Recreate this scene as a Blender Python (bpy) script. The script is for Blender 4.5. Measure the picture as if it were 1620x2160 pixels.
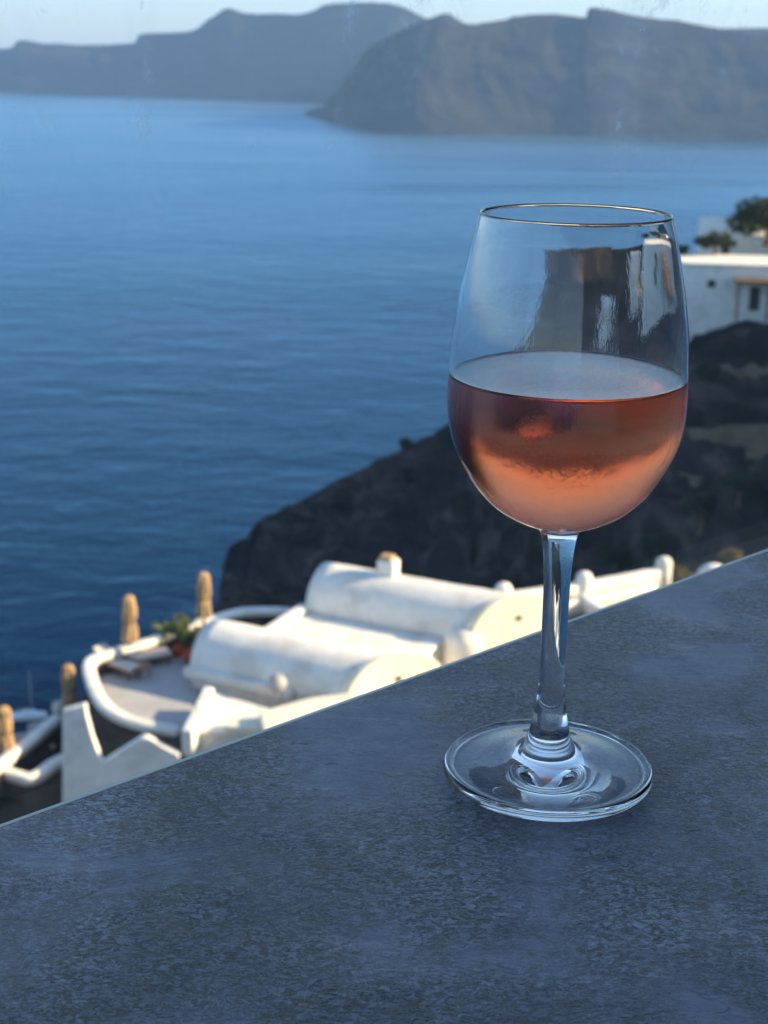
import bpy, bmesh, math, random
from mathutils import Vector, Matrix, noise as mnoise
R = math.radians
scene = bpy.context.scene
col = scene.collection
for o in list(bpy.data.objects):
    bpy.data.objects.remove(o)

# ------------------------------------------------------------------ camera
CAM_H, PITCH, ROLL, FPX = 0.25, R(17.4), R(0.8), 3120.0
cam_data = bpy.data.cameras.new('camera')
cam = bpy.data.objects.new('camera', cam_data)
col.objects.link(cam)
cam.matrix_world = (Matrix.Translation((0, 0, CAM_H)) @ Matrix.Rotation(math.pi / 2 - PITCH, 4, 'X')
                    @ Matrix.Rotation(ROLL, 4, 'Z'))
cam_data.sensor_fit = 'VERTICAL'
cam_data.sensor_height = 24.0
cam_data.lens = FPX / 2160.0 * 24.0
cam_data.clip_start = 0.01
cam_data.clip_end = 40000
cam_data.dof.use_dof = True
cam_data.dof.focus_distance = 0.485
cam_data.dof.aperture_fstop = 16.0
scene.camera = cam

# ------------------------------------------------------------------ light
SUN_AZ, SUN_EL = R(0), R(23)          # azimuth measured from +x towards +y
sun_dir = Vector((math.cos(SUN_EL) * math.cos(SUN_AZ), math.cos(SUN_EL) * math.sin(SUN_AZ), math.sin(SUN_EL)))
world = bpy.data.worlds.new('World')
scene.world = world
world.use_nodes = True
wn = world.node_tree
sky = wn.nodes.new('ShaderNodeTexSky')
sky.sky_type = 'NISHITA'
sky.sun_disc = False
sky.sun_elevation = SUN_EL
sky.sun_rotation = math.pi / 2 - SUN_AZ
sky.altitude = 120
sky.air_density = 1.0
sky.dust_density = 0.6
sky.ozone_density = 2.5
bg = wn.nodes['Background']
wn.links.new(sky.outputs[0], bg.inputs[0])
bg.inputs[1].default_value = 0.10
sd = bpy.data.lights.new('sun', 'SUN')
sd.energy = 4.2
sd.angle = R(0.5)
sd.color = (1.0, 0.77, 0.46)
sun = bpy.data.objects.new('sun', sd)
col.objects.link(sun)
sun.rotation_euler = (-sun_dir).to_track_quat('-Z', 'Y').to_euler()
sun.location = (20, 10, 30)

vs = scene.view_settings
vs.view_transform = 'Standard'
vs.look = 'None'
vs.exposure = 1.55
vs.gamma = 1.0
vs.use_curve_mapping = False
cy = scene.cycles
cy.use_denoising = True
cy.max_bounces = 16
cy.diffuse_bounces = 4
cy.glossy_bounces = 8
cy.transmission_bounces = 16
cy.transparent_max_bounces = 16
cy.volume_bounces = 1
cy.sample_clamp_indirect = 6.0
cy.caustics_refractive = True
cy.caustics_reflective = True
cy.blur_glossy = 0.3

# ------------------------------------------------------------------ survey helpers
def sight(u, v):
    dx, dy = u - 810.0, v - 1080.0
    c, s = math.cos(ROLL), math.sin(ROLL)
    dx, dy = c * dx + s * dy, -s * dx + c * dy
    x, y = dx / FPX, -dy / FPX
    return Vector((x, math.cos(PITCH) + y * math.sin(PITCH), -math.sin(PITCH) + y * math.cos(PITCH)))
def at(u, v, z):                        # point at elevation z
    r = sight(u, v)
    return Vector((0, 0, CAM_H)) + r * ((z - CAM_H) / r.z)
def atd(u, v, y):                       # point at northing y
    r = sight(u, v)
    return Vector((0, 0, CAM_H)) + r * (y / r.y)

# ------------------------------------------------------------------ mesh helpers
def mesh_obj(name, verts, faces, mat, parent=None, smooth=False, loc=None):
    me = bpy.data.meshes.new(name)
    me.from_pydata([tuple(v) for v in verts], [], faces)
    me.validate()
    bm = bmesh.new(); bm.from_mesh(me)
    bmesh.ops.recalc_face_normals(bm, faces=bm.faces)
    bm.to_mesh(me); bm.free()
    if smooth:
        for p in me.polygons:
            p.use_smooth = True
    o = bpy.data.objects.new(name, me)
    if mat:
        me.materials.append(mat)
    col.objects.link(o)
    if parent:
        o.parent = parent
    if loc is not None:
        o.location = loc
    return o
def tag(o, label, cat, group=None):
    o['label'] = label
    o['category'] = cat
    if group:
        o['group'] = group
    return o
def structure(o):
    o['kind'] = 'structure'
    return o
def stuff(o):
    o['kind'] = 'stuff'
    return o
def empty(name, loc, rz=0.0):
    e = bpy.data.objects.new(name, None)
    e.empty_display_size = 0.3
    col.objects.link(e)
    e.location = loc
    e.rotation_euler = (0, 0, rz)
    return e
def bevel(o, w, seg=3):
    m = o.modifiers.new('bevel', 'BEVEL')
    m.width = w
    m.segments = seg
    m.limit_method = 'ANGLE'
    m.angle_limit = R(40)
    for p in o.data.polygons:
        p.use_smooth = True
    n = o.modifiers.new('wn', 'WEIGHTED_NORMAL')
    n.keep_sharp = True
    return o
BOXF = [(0, 1, 2, 3), (7, 6, 5, 4), (0, 4, 5, 1), (1, 5, 6, 2), (2, 6, 7, 3), (3, 7, 4, 0)]
def box_verts(x0, x1, y0, y1, z0, z1):
    return [(x0, y0, z0), (x1, y0, z0), (x1, y1, z0), (x0, y1, z0), (x0, y0, z1), (x1, y0, z1), (x1, y1, z1), (x0, y1, z1)]
def box(name, x0, x1, y0, y1, z0, z1, mat, parent=None, bev=0.0):
    o = mesh_obj(name, box_verts(x0, x1, y0, y1, z0, z1), BOXF, mat, parent)
    if bev:
        bevel(o, bev)
    return o
def prism(name, poly, z0, z1, mat, parent=None, bev=0.0):
    n = len(poly)
    v = [(p[0], p[1], z0) for p in poly] + [(p[0], p[1], z1) for p in poly]
    f = [tuple(range(n))[::-1], tuple(range(n, 2 * n))] + [(i, (i + 1) % n, n + (i + 1) % n, n + i) for i in range(n)]
    o = mesh_obj(name, v, f, mat, parent)
    if bev:
        bevel(o, bev)
    return o
def bar(name, p, q, w, h, mat, parent=None, bev=0.0):   # beam of width w and height h between two top-centre points
    p, q = Vector(p), Vector(q)
    d = (q - p); d.z = 0; d.normalize()
    s = Vector((-d.y, d.x, 0)) * (w / 2)
    up = Vector((0, 0, h))
    v = [p - s - up, q - s - up, q + s - up, p + s - up, p - s, q - s, q + s, p + s]
    o = mesh_obj(name, v, BOXF, mat, parent)
    if bev:
        bevel(o, bev)
    return o
def spline(pts, n):                       # Catmull-Rom through the points, n samples a span
    P = [Vector(p) for p in pts]
    out = []
    for i in range(len(P) - 1):
        p0 = P[max(i - 1, 0)]; p1 = P[i]; p2 = P[i + 1]; p3 = P[min(i + 2, len(P) - 1)]
        for k in range(n):
            t = k / n
            out.append(0.5 * ((2 * p1) + (p2 - p0) * t + (2 * p0 - 5 * p1 + 4 * p2 - p3) * t * t + (-p0 + 3 * p1 - 3 * p2 + p3) * t ** 3))
    out.append(P[-1])
    return out
def sweep(name, path, w, h, mat, parent=None, rnd=True, flare=0.0):
    """wall with a rounded top swept along a path of top-centre points"""
    pts = [Vector(p) for p in path]
    if rnd:
        prof = [(-w / 2 - flare, -h), (-w / 2, -0.16 * w), (-w * 0.46, -0.05 * w), (-w * 0.36, -0.008 * w), (0, 0.0), (w * 0.36, -0.008 * w), (w * 0.46, -0.05 * w), (w / 2, -0.16 * w), (w / 2 + flare, -h)]
    else:
        prof = [(-w / 2 - flare, -h), (-w / 2, 0), (w / 2, 0), (w / 2 + flare, -h)]
    m = len(prof)
    V, Fc = [], []
    for i, p in enumerate(pts):
        d = pts[min(i + 1, len(pts) - 1)] - pts[max(i - 1, 0)]
        d.z = 0; d.normalize()
        s = Vector((d.y, -d.x, 0))
        for a, b in prof:
            j = 0.012 * (mnoise.noise(p * 1.7 + Vector((a * 3, b, 0))))
            V.append(p + s * (a + j) + Vector((0, 0, b + j)))
    for i in range(len(pts) - 1):
        for k in range(m - 1):
            Fc.append((i * m + k, i * m + k + 1, (i + 1) * m + k + 1, (i + 1) * m + k))
        Fc.append((i * m + m - 1, i * m, (i + 1) * m, (i + 1) * m + m - 1))
    Fc.append(tuple(range(m)))
    Fc.append(tuple(range((len(pts) - 1) * m, len(pts) * m)))
    return mesh_obj(name, V, Fc, mat, parent, smooth=rnd)
def lathe_verts(prof, seg, wob=None):
    V, Fc = [], []
    for i, (r, z) in enumerate(prof):
        for k in range(seg):
            a = 2 * math.pi * k / seg
            rr = r * (1 + (wob(a, z) if wob else 0))
            V.append((rr * math.cos(a), rr * math.sin(a), z))
    for i in range(len(prof) - 1):
        for k in range(seg):
            k2 = (k + 1) % seg
            Fc.append((i * seg + k, i * seg + k2, (i + 1) * seg + k2, (i + 1) * seg + k))
    return V, Fc
def lathe(name, prof, seg, mat, parent=None, loc=None, cap=True, wob=None):
    V, Fc = lathe_verts(prof, seg, wob)
    if cap:
        if prof[0][0] > 1e-5: Fc.append(tuple(range(seg))[::-1])
        if prof[-1][0] > 1e-5: Fc.append(tuple(range((len(prof) - 1) * seg, len(prof) * seg)))
    return mesh_obj(name, V, Fc, mat, parent, True, loc)

# ------------------------------------------------------------------ materials
def new_mat(name):
    m = bpy.data.materials.new(name)
    m.use_nodes = True
    return m, m.node_tree.nodes, m.node_tree.links, m.node_tree.nodes['Principled BSDF']
def ramp(ns, ls, src, stops, interp='LINEAR'):
    r = ns.new('ShaderNodeValToRGB')
    r.color_ramp.interpolation = interp
    while len(r.color_ramp.elements) > 1:
        r.color_ramp.elements.remove(r.color_ramp.elements[-1])
    r.color_ramp.elements[0].position = stops[0][0]
    r.color_ramp.elements[0].color = (*stops[0][1], 1) if not isinstance(stops[0][1], float) else (stops[0][1],) * 3 + (1,)
    for p, c in stops[1:]:
        e = r.color_ramp.elements.new(p)
        e.color = (*c, 1) if not isinstance(c, float) else (c, c, c, 1)
    ls.new(src, r.inputs[0])
    return r.outputs[0]
def noise_tex(ns, ls, vec, scale, detail=6, rough=0.6, dist=0.0):
    n = ns.new('ShaderNodeTexNoise')
    n.inputs['Scale'].default_value = scale
    n.inputs['Detail'].default_value = detail
    n.inputs['Roughness'].default_value = rough
    n.inputs['Distortion'].default_value = dist
    if vec is not None:
        ls.new(vec, n.inputs['Vector'])
    return n.outputs['Fac']
def position(ns):
    return ns.new('ShaderNodeNewGeometry').outputs['Position']
def mapping(ns, ls, vec, scale=(1, 1, 1), rot=(0, 0, 0)):
    m = ns.new('ShaderNodeMapping')
    m.inputs['Scale'].default_value = scale
    m.inputs['Rotation'].default_value = rot
    ls.new(vec, m.inputs['Vector'])
    return m.outputs[0]
def bump(ns, ls, h, strength, dist, prev=None):
    b = ns.new('ShaderNodeBump')
    b.inputs['Strength'].default_value = strength
    b.inputs['Distance'].default_value = dist
    ls.new(h, b.inputs['Height'])
    if prev is not None:
        ls.new(prev, b.inputs['Normal'])
    return b.outputs[0]
def math_node(ns, ls, op, a, b=None, clamp=False):
    m = ns.new('ShaderNodeMath')
    m.operation = op
    m.use_clamp = clamp
    for i, x in enumerate((a, b)):
        if x is None: continue
        if isinstance(x, (int, float)): m.inputs[i].default_value = x
        else: ls.new(x, m.inputs[i])
    return m.outputs[0]
def mix_rgb(ns, ls, fac, a, b, mode='MIX'):
    m = ns.new('ShaderNodeMix')
    m.data_type = 'RGBA'
    m.blend_type = mode
    for s, x in ((0, fac), (6, a), (7, b)):
        if isinstance(x, (int, float)): m.inputs[s].default_value = x
        elif isinstance(x, tuple): m.inputs[s].default_value = (*x, 1)
        else: ls.new(x, m.inputs[s])
    return m.outputs[2]
def mottled(name, c0, c1, scale, rough=0.9, bump_s=0.4, bump_d=0.02, detail=8, spec=0.3, c2=None, scale2=None):
    m, ns, ls, b = new_mat(name)
    p = position(ns)
    n = noise_tex(ns, ls, p, scale, detail, 0.65)
    c = ramp(ns, ls, n, [(0.3, c0), (0.7, c1)])
    if c2:
        n2 = noise_tex(ns, ls, p, scale2, 5, 0.6, 0.6)
        c = mix_rgb(ns, ls, ramp(ns, ls, n2, [(0.48, 0.0), (0.62, 1.0)]), c, c2)
    ls.new(c, b.inputs['Base Color'])
    b.inputs['Roughness'].default_value = rough
    b.inputs['Specular IOR Level'].default_value = spec
    ls.new(bump(ns, ls, noise_tex(ns, ls, p, scale * 3, 8, 0.7), bump_s, bump_d), b.inputs['Normal'])
    return m

M = {}
M['whitewash'] = mottled('whitewash', (0.76, 0.735, 0.66), (0.86, 0.84, 0.77), 1.9, 0.92, 0.8, 0.05, c2=(0.68, 0.65, 0.58), scale2=0.8)
M['cream_plaster'] = mottled('cream_plaster', (0.74, 0.68, 0.52), (0.82, 0.77, 0.62), 1.6, 0.92, 0.5, 0.03)
M['ochre_plaster'] = mottled('ochre_plaster', (0.66, 0.56, 0.36), (0.76, 0.67, 0.46), 1.6, 0.92, 0.5, 0.03)
M['deck_floor'] = mottled('deck_floor', (0.36, 0.36, 0.36), (0.46, 0.46, 0.45), 1.2, 0.8, 0.3, 0.01)
M['dark_stone'] = mottled('dark_stone', (0.035, 0.026, 0.022), (0.12, 0.085, 0.07), 2.6, 0.95, 1.0, 0.12)
M['earth'] = mottled('earth', (0.10, 0.065, 0.04), (0.20, 0.14, 0.09), 1.1, 0.95, 0.8, 0.1)
M['straw'] = mottled('straw', (0.36, 0.22, 0.10), (0.60, 0.42, 0.22), 7.0, 0.9, 1.0, 0.03)
M['wood'] = mottled('wood', (0.16, 0.09, 0.05), (0.27, 0.16, 0.09), 6.0, 0.7, 0.4, 0.01)
M['cushion'] = mottled('cushion', (0.52, 0.46, 0.40), (0.62, 0.57, 0.50), 4.0, 0.9, 0.4, 0.02)
M['terracotta'] = mottled('terracotta', (0.48, 0.17, 0.07), (0.62, 0.25, 0.11), 5.0, 0.85, 0.3, 0.01)
M['red_clay'] = mottled('red_clay', (0.30, 0.06, 0.03), (0.45, 0.10, 0.05), 5.0, 0.85, 0.3, 0.01)
M['leaf'] = mottled('leaf', (0.045, 0.075, 0.018), (0.16, 0.18, 0.05), 3.0, 0.7, 0.2, 0.01)
M['dark_leaf'] = mottled('dark_leaf', (0.015, 0.028, 0.012), (0.05, 0.07, 0.025), 1.5, 0.7, 0.2, 0.01)
M['dry_leaf'] = mottled('dry_leaf', (0.12, 0.09, 0.03), (0.26, 0.19, 0.07), 1.5, 0.8, 0.2, 0.01)
M['opening'] = mottled('opening', (0.02, 0.022, 0.026), (0.04, 0.04, 0.045), 2.0, 0.6, 0.1, 0.01)
M['metal'] = mottled('metal', (0.30, 0.30, 0.30), (0.42, 0.42, 0.42), 5.0, 0.5, 0.1, 0.005)
M['boat_paint'] = mottled('boat_paint', (0.66, 0.70, 0.74), (0.76, 0.79, 0.82), 0.8, 0.4, 0.05, 0.01)

def rock_mat(name, c0, c1, c2, sc, dist):
    m, ns, ls, b = new_mat(name)
    p = position(ns)
    st = mapping(ns, ls, p, (1, 1, 3.2))
    n1 = noise_tex(ns, ls, st, 0.035 * sc, 10, 0.68, 0.8)
    n2 = noise_tex(ns, ls, p, 0.16 * sc, 8, 0.65)
    c = ramp(ns, ls, n1, [(0.34, c0), (0.50, c1), (0.68, c2)])
    c = mix_rgb(ns, ls, 0.55, c, ramp(ns, ls, n2, [(0.3, 0.25), (0.75, 1.0)]), 'MULTIPLY')
    ls.new(c, b.inputs['Base Color'])
    b.inputs['Roughness'].default_value = 0.95
    b.inputs['Specular IOR Level'].default_value = 0.15
    h = math_node(ns, ls, 'ADD', n1, math_node(ns, ls, 'MULTIPLY', n2, 0.5))
    ls.new(bump(ns, ls, h, 1.0, dist), b.inputs['Normal'])
    return m
M['cliff'] = rock_mat('cliff', (0.010, 0.009, 0.010), (0.042, 0.032, 0.030), (0.20, 0.145, 0.12), 2.6, 1.6)
M['island_rock'] = rock_mat('island_rock', (0.018, 0.017, 0.019), (0.034, 0.030, 0.031), (0.062, 0.050, 0.044), 0.16, 9.0)
M['scrub_slope'] = rock_mat('scrub_slope', (0.035, 0.035, 0.022), (0.085, 0.072, 0.05), (0.17, 0.135, 0.10), 3.0, 0.9)

def sea_mat():
    m, ns, ls, b = new_mat('sea_water')
    p = position(ns)
    sw = mapping(ns, ls, p, (0.6, 1.0, 1.0), (0, 0, R(12)))
    big = noise_tex(ns, ls, mapping(ns, ls, p, (0.35, 1.4, 1.0), (0, 0, R(8))), 0.0035, 5, 0.6, 0.7)
    c = ramp(ns, ls, big, [(0.35, (0.00005, 0.0090, 0.036)), (0.65, (0.0002, 0.016, 0.056))])
    ls.new(c, b.inputs['Base Color'])
    b.inputs['Specular IOR Level'].default_value = 0.0
    gl = ns.new('ShaderNodeBsdfGlossy')
    gl.inputs['Color'].default_value = (0.42, 0.77, 1.0, 1)
    ls.new(ramp(ns, ls, big, [(0.35, 0.24), (0.65, 0.42)]), gl.inputs['Roughness'])
    w1 = noise_tex(ns, ls, sw, 0.05, 4, 0.6, 0.4)
    w2 = noise_tex(ns, ls, sw, 0.22, 6, 0.65, 0.2)
    n = bump(ns, ls, w1, 0.6, 2.8)
    n = bump(ns, ls, w2, 0.6, 0.75, n)
    ls.new(n, b.inputs['Normal']); ls.new(n, gl.inputs['Normal'])
    fr = ns.new('ShaderNodeFresnel'); fr.inputs['IOR'].default_value = 1.145
    ls.new(n, fr.inputs['Normal'])
    mx = ns.new('ShaderNodeMixShader')
    ls.new(fr.outputs[0], mx.inputs[0]); ls.new(b.outputs[0], mx.inputs[1]); ls.new(gl.outputs[0], mx.inputs[2])
    ls.new(mx.outputs[0], ns['Material Output'].inputs['Surface'])
    return m
M['sea'] = sea_mat()

def counter_mat():
    m, ns, ls, b = new_mat('textured_laminate')
    p = position(ns)
    big = noise_tex(ns, ls, p, 7, 6, 0.62, 0.8)
    mid = noise_tex(ns, ls, mapping(ns, ls, p, (1, 1.8, 1), (0, 0, R(-25))), 38, 8, 0.7, 1.2)
    fine = noise_tex(ns, ls, mapping(ns, ls, p, (1.0, 1.7, 1), (0, 0, R(30))), 330, 6, 0.68, 1.1)
    grain = noise_tex(ns, ls, p, 1500, 2, 0.5)
    c = ramp(ns, ls, big, [(0.36, (0.085, 0.094, 0.135)), (0.50, (0.165, 0.173, 0.220)), (0.64, (0.265, 0.272, 0.320))])
    c = mix_rgb(ns, ls, 0.75, c, ramp(ns, ls, mid, [(0.34, 0.42), (0.52, 0.95), (0.7, 1.25)]), 'MULTIPLY')
    patch = ramp(ns, ls, noise_tex(ns, ls, p, 11, 5, 0.6, 0.6), [(0.38, 0.08), (0.58, 1.0)])
    fleck = ramp(ns, ls, fine, [(0.44, 0.0), (0.50, 0.35), (0.56, 1.0)])
    ridge = math_node(ns, ls, 'ABSOLUTE', math_node(ns, ls, 'SUBTRACT', noise_tex(ns, ls, mapping(ns, ls, p, (1.0, 1.5, 1), (0, 0, R(18))), 150, 3, 0.55, 2.4), 0.5))
    ridge = ramp(ns, ls, ridge, [(0.0, 1.0), (0.02, 0.5), (0.04, 0.0)])
    fleck = math_node(ns, ls, 'ADD', fleck, math_node(ns, ls, 'MULTIPLY', ridge, 0.35), True)
    worn = mix_rgb(ns, ls, fleck, mix_rgb(ns, ls, 1.0, c, (0.26, 0.28, 0.34), 'MULTIPLY'), mix_rgb(ns, ls, 1.0, c, (2.5, 2.47, 2.4), 'MULTIPLY'))
    c = mix_rgb(ns, ls, patch, c, worn)
    # a few scratches and pits of the print
    v = ns.new('ShaderNodeTexVoronoi')
    v.feature = 'DISTANCE_TO_EDGE'
    v.inputs['Scale'].default_value = 26
    v.inputs['Randomness'].default_value = 1.0
    warp = ns.new('ShaderNodeMix'); warp.data_type = 'VECTOR'
    wn_ = ns.new('ShaderNodeTexNoise'); wn_.inputs['Scale'].default_value = 40; wn_.inputs['Detail'].default_value = 4
    ls.new(p, wn_.inputs['Vector'])
    warp.inputs[0].default_value = 0.06
    ls.new(p, warp.inputs[4]); ls.new(wn_.outputs['Color'], warp.inputs[5])
    ls.new(warp.outputs[1], v.inputs['Vector'])
    crack = ramp(ns, ls, v.outputs['Distance'], [(0.0, 1.0), (0.018, 0.0)])
    sel = ramp(ns, ls, noise_tex(ns, ls, p, 24, 3, 0.5), [(0.60, 0.0), (0.66, 1.0)])
    crack = math_node(ns, ls, 'MULTIPLY', crack, sel)
    pits = ramp(ns, ls, noise_tex(ns, ls, mapping(ns, ls, p, (1.0, 1.6, 1), (0, 0, R(-20))), 150, 3, 0.55, 0.8), [(0.27, 1.0), (0.33, 0.0)])
    scr = None
    for ang, off in ((33, 0), (-20, 3), (72, 7)):
        nn = noise_tex(ns, ls, mapping(ns, ls, p, (1.0, 16.0, 1.0), (0, 0, R(ang))), 34 + off, 3, 0.5, 0.15)
        ss = ramp(ns, ls, nn, [(0.685, 0.0), (0.71, 1.0)])
        scr = ss if scr is None else math_node(ns, ls, 'MAXIMUM', scr, ss)
    c = mix_rgb(ns, ls, math_node(ns, ls, 'MULTIPLY', scr, 0.5), c, mix_rgb(ns, ls, 1.0, c, (1.8, 1.8, 1.75), 'MULTIPLY'))
    crack = math_node(ns, ls, 'MAXIMUM', crack, pits)
    c = mix_rgb(ns, ls, math_node(ns, ls, 'MULTIPLY', crack, 0.8), c, (0.03, 0.033, 0.042))
    ls.new(c, b.inputs['Base Color'])
    ls.new(ramp(ns, ls, mid, [(0.3, 0.28), (0.7, 0.46)]), b.inputs['Roughness'])
    b.inputs['Specular IOR Level'].default_value = 0.6
    hf = math_node(ns, ls, 'MULTIPLY', math_node(ns, ls, 'ADD', fine, math_node(ns, ls, 'MULTIPLY', ridge, 0.35)), patch)
    n = bump(ns, ls, hf, 1.0, 0.0036)
    n = bump(ns, ls, mid, 0.30, 0.0016, n)
    n = bump(ns, ls, grain, 0.25, 0.00025, n)
    n = bump(ns, ls, math_node(ns, ls, 'MULTIPLY', crack, -1.0), 0.6, 0.0008, n)
    ls.new(n, b.inputs['Normal'])
    return m
M['counter'] = counter_mat()

def glass_mat(name, wet):
    m = bpy.data.materials.new(name)
    m.use_nodes = True
    ns, ls = m.node_tree.nodes, m.node_tree.links
    ns.clear()
    out = ns.new('ShaderNodeOutputMaterial')
    g = ns.new('ShaderNodeBsdfGlass')
    g.inputs['IOR'].default_value = 1.50
    g.inputs['Roughness'].default_value = 0.0
    g.inputs['Color'].default_value = (0.998, 1.0, 0.999, 1)
    if wet:                               # chilled wine: thin film of condensation and a few runs of water
        tc = ns.new('ShaderNodeTexCoord').outputs['Object']
        sep = ns.new('ShaderNodeSeparateXYZ'); ls.new(tc, sep.inputs[0])
        mask = ramp(ns, ls, sep.outputs[2], [(0.100, 1.0), (0.142, 0.75), (0.150, 0.10), (0.2, 0.0)])
        drip = noise_tex(ns, ls, mapping(ns, ls, tc, (1, 1, 0.16)), 160, 4, 0.6, 0.5)
        drop = noise_tex(ns, ls, mapping(ns, ls, tc, (1, 1, 0.7)), 520, 3, 0.6, 0.3)
        h = math_node(ns, ls, 'ADD', drip, math_node(ns, ls, 'MULTIPLY', drop, 0.35))
        h = math_node(ns, ls, 'MULTIPLY', h, mask)
        ls.new(bump(ns, ls, h, 0.30, 0.0008), g.inputs['Normal'])
    if wet:
        film = ns.new('ShaderNodeBsdfTranslucent'); film.inputs[0].default_value = (0.9, 0.9, 0.9, 1)
        mx = ns.new('ShaderNodeMixShader')
        fog = ramp(ns, ls, noise_tex(ns, ls, mapping(ns, ls, tc, (1, 1, 0.5)), 55, 5, 0.65, 0.4), [(0.5, 0.0), (0.8, 0.012)])
        ls.new(math_node(ns, ls, 'MULTIPLY', fog, mask), mx.inputs[0])
        ls.new(g.outputs[0], mx.inputs[1]); ls.new(film.outputs[0], mx.inputs[2])
        ls.new(mx.outputs[0], out.inputs['Surface'])
    else:
        ls.new(g.outputs[0], out.inputs['Surface'])
    return m
M['glass'] = glass_mat('clear_glass', False)
M['wet_glass'] = glass_mat('chilled_glass', True)

def wine_mat():
    m = bpy.data.materials.new('rose_wine')
    m.use_nodes = True
    ns, ls = m.node_tree.nodes, m.node_tree.links
    ns.clear()
    out = ns.new('ShaderNodeOutputMaterial')
    g = ns.new('ShaderNodeBsdfGlass')
    g.inputs['IOR'].default_value = 1.34
    g.inputs['Roughness'].default_value = 0.0
    a = ns.new('ShaderNodeVolumeAbsorption')
    a.inputs['Color'].default_value = (0.999, 0.45, 0.12, 1)
    a.inputs['Density'].default_value = 44.0
    ls.new(g.outputs[0], out.inputs['Surface'])
    ls.new(a.outputs[0], out.inputs['Volume'])
    return m
M['wine'] = wine_mat()

def pane_mat():
    m = bpy.data.materials.new('smudged_pane')
    m.use_nodes = True
    ns, ls = m.node_tree.nodes, m.node_tree.links
    ns.clear()
    out = ns.new('ShaderNodeOutputMaterial')
    geo = ns.new('ShaderNodeNewGeometry')
    dot = ns.new('ShaderNodeVectorMath'); dot.operation = 'DOT_PRODUCT'
    ls.new(geo.outputs['Normal'], dot.inputs[0]); ls.new(geo.outputs['Incoming'], dot.inputs[1])
    c = math_node(ns, ls, 'ABSOLUTE', dot.outputs['Value'])
    f = math_node(ns, ls, 'POWER', math_node(ns, ls, 'SUBTRACT', 1.0, c), 5.0)
    f = math_node(ns, ls, 'ADD', math_node(ns, ls, 'MULTIPLY', f, 0.96), 0.04)
    tr = ns.new('ShaderNodeBsdfTransparent'); tr.inputs[0].default_value = (0.985, 0.995, 0.995, 1)
    gl = ns.new('ShaderNodeBsdfGlossy'); gl.inputs['Roughness'].default_value = 0.0
    mx = ns.new('ShaderNodeMixShader')
    ls.new(f, mx.inputs[0]); ls.new(tr.outputs[0], mx.inputs[1]); ls.new(gl.outputs[0], mx.inputs[2])
    # wiped smears and dried drops
    tc = ns.new('ShaderNodeTexCoord').outputs['Object']
    smear = noise_tex(ns, ls, mapping(ns, ls, tc, (1, 1, 0.45), (0, R(25), 0)), 16, 5, 0.6, 1.0)
    spots = noise_tex(ns, ls, tc, 95, 4, 0.6, 0.4)
    s = ramp(ns, ls, smear, [(0.52, 0.0), (0.70, 0.16)])
    s2 = math_node(ns, ls, 'MULTIPLY', ramp(ns, ls, spots, [(0.58, 0.0), (0.70, 1.0)]), ramp(ns, ls, smear, [(0.48, 0.0), (0.62, 0.7)]))
    s = math_node(ns, ls, 'ADD', s, s2)
    sz = ns.new('ShaderNodeSeparateXYZ'); ls.new(tc, sz.inputs[0])
    s = math_node(ns, ls, 'MULTIPLY', s, ramp(ns, ls, math_node(ns, ls, 'SUBTRACT', sz.outputs[2], 0.6), [(0.635, 0.0), (0.665, 1.0)]))
    df = ns.new('ShaderNodeBsdfTranslucent'); df.inputs[0].default_value = (0.8, 0.85, 0.85, 1)
    mx2 = ns.new('ShaderNodeMixShader')
    ls.new(math_node(ns, ls, 'MULTIPLY', s, 0.55), mx2.inputs[0]); ls.new(mx.outputs[0], mx2.inputs[1]); ls.new(df.outputs[0], mx2.inputs[2])
    ls.new(mx2.outputs[0], out.inputs['Surface'])
    return m
M['pane'] = pane_mat()

# ================================================================== LARGE STRUCTURE
SEA = -120.0
structure(mesh_obj('sea', [(-9000, -9000, SEA), (9000, -9000, SEA), (9000, 9000, SEA), (-9000, 9000, SEA)], [(0, 1, 2, 3)], M['sea']))

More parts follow.
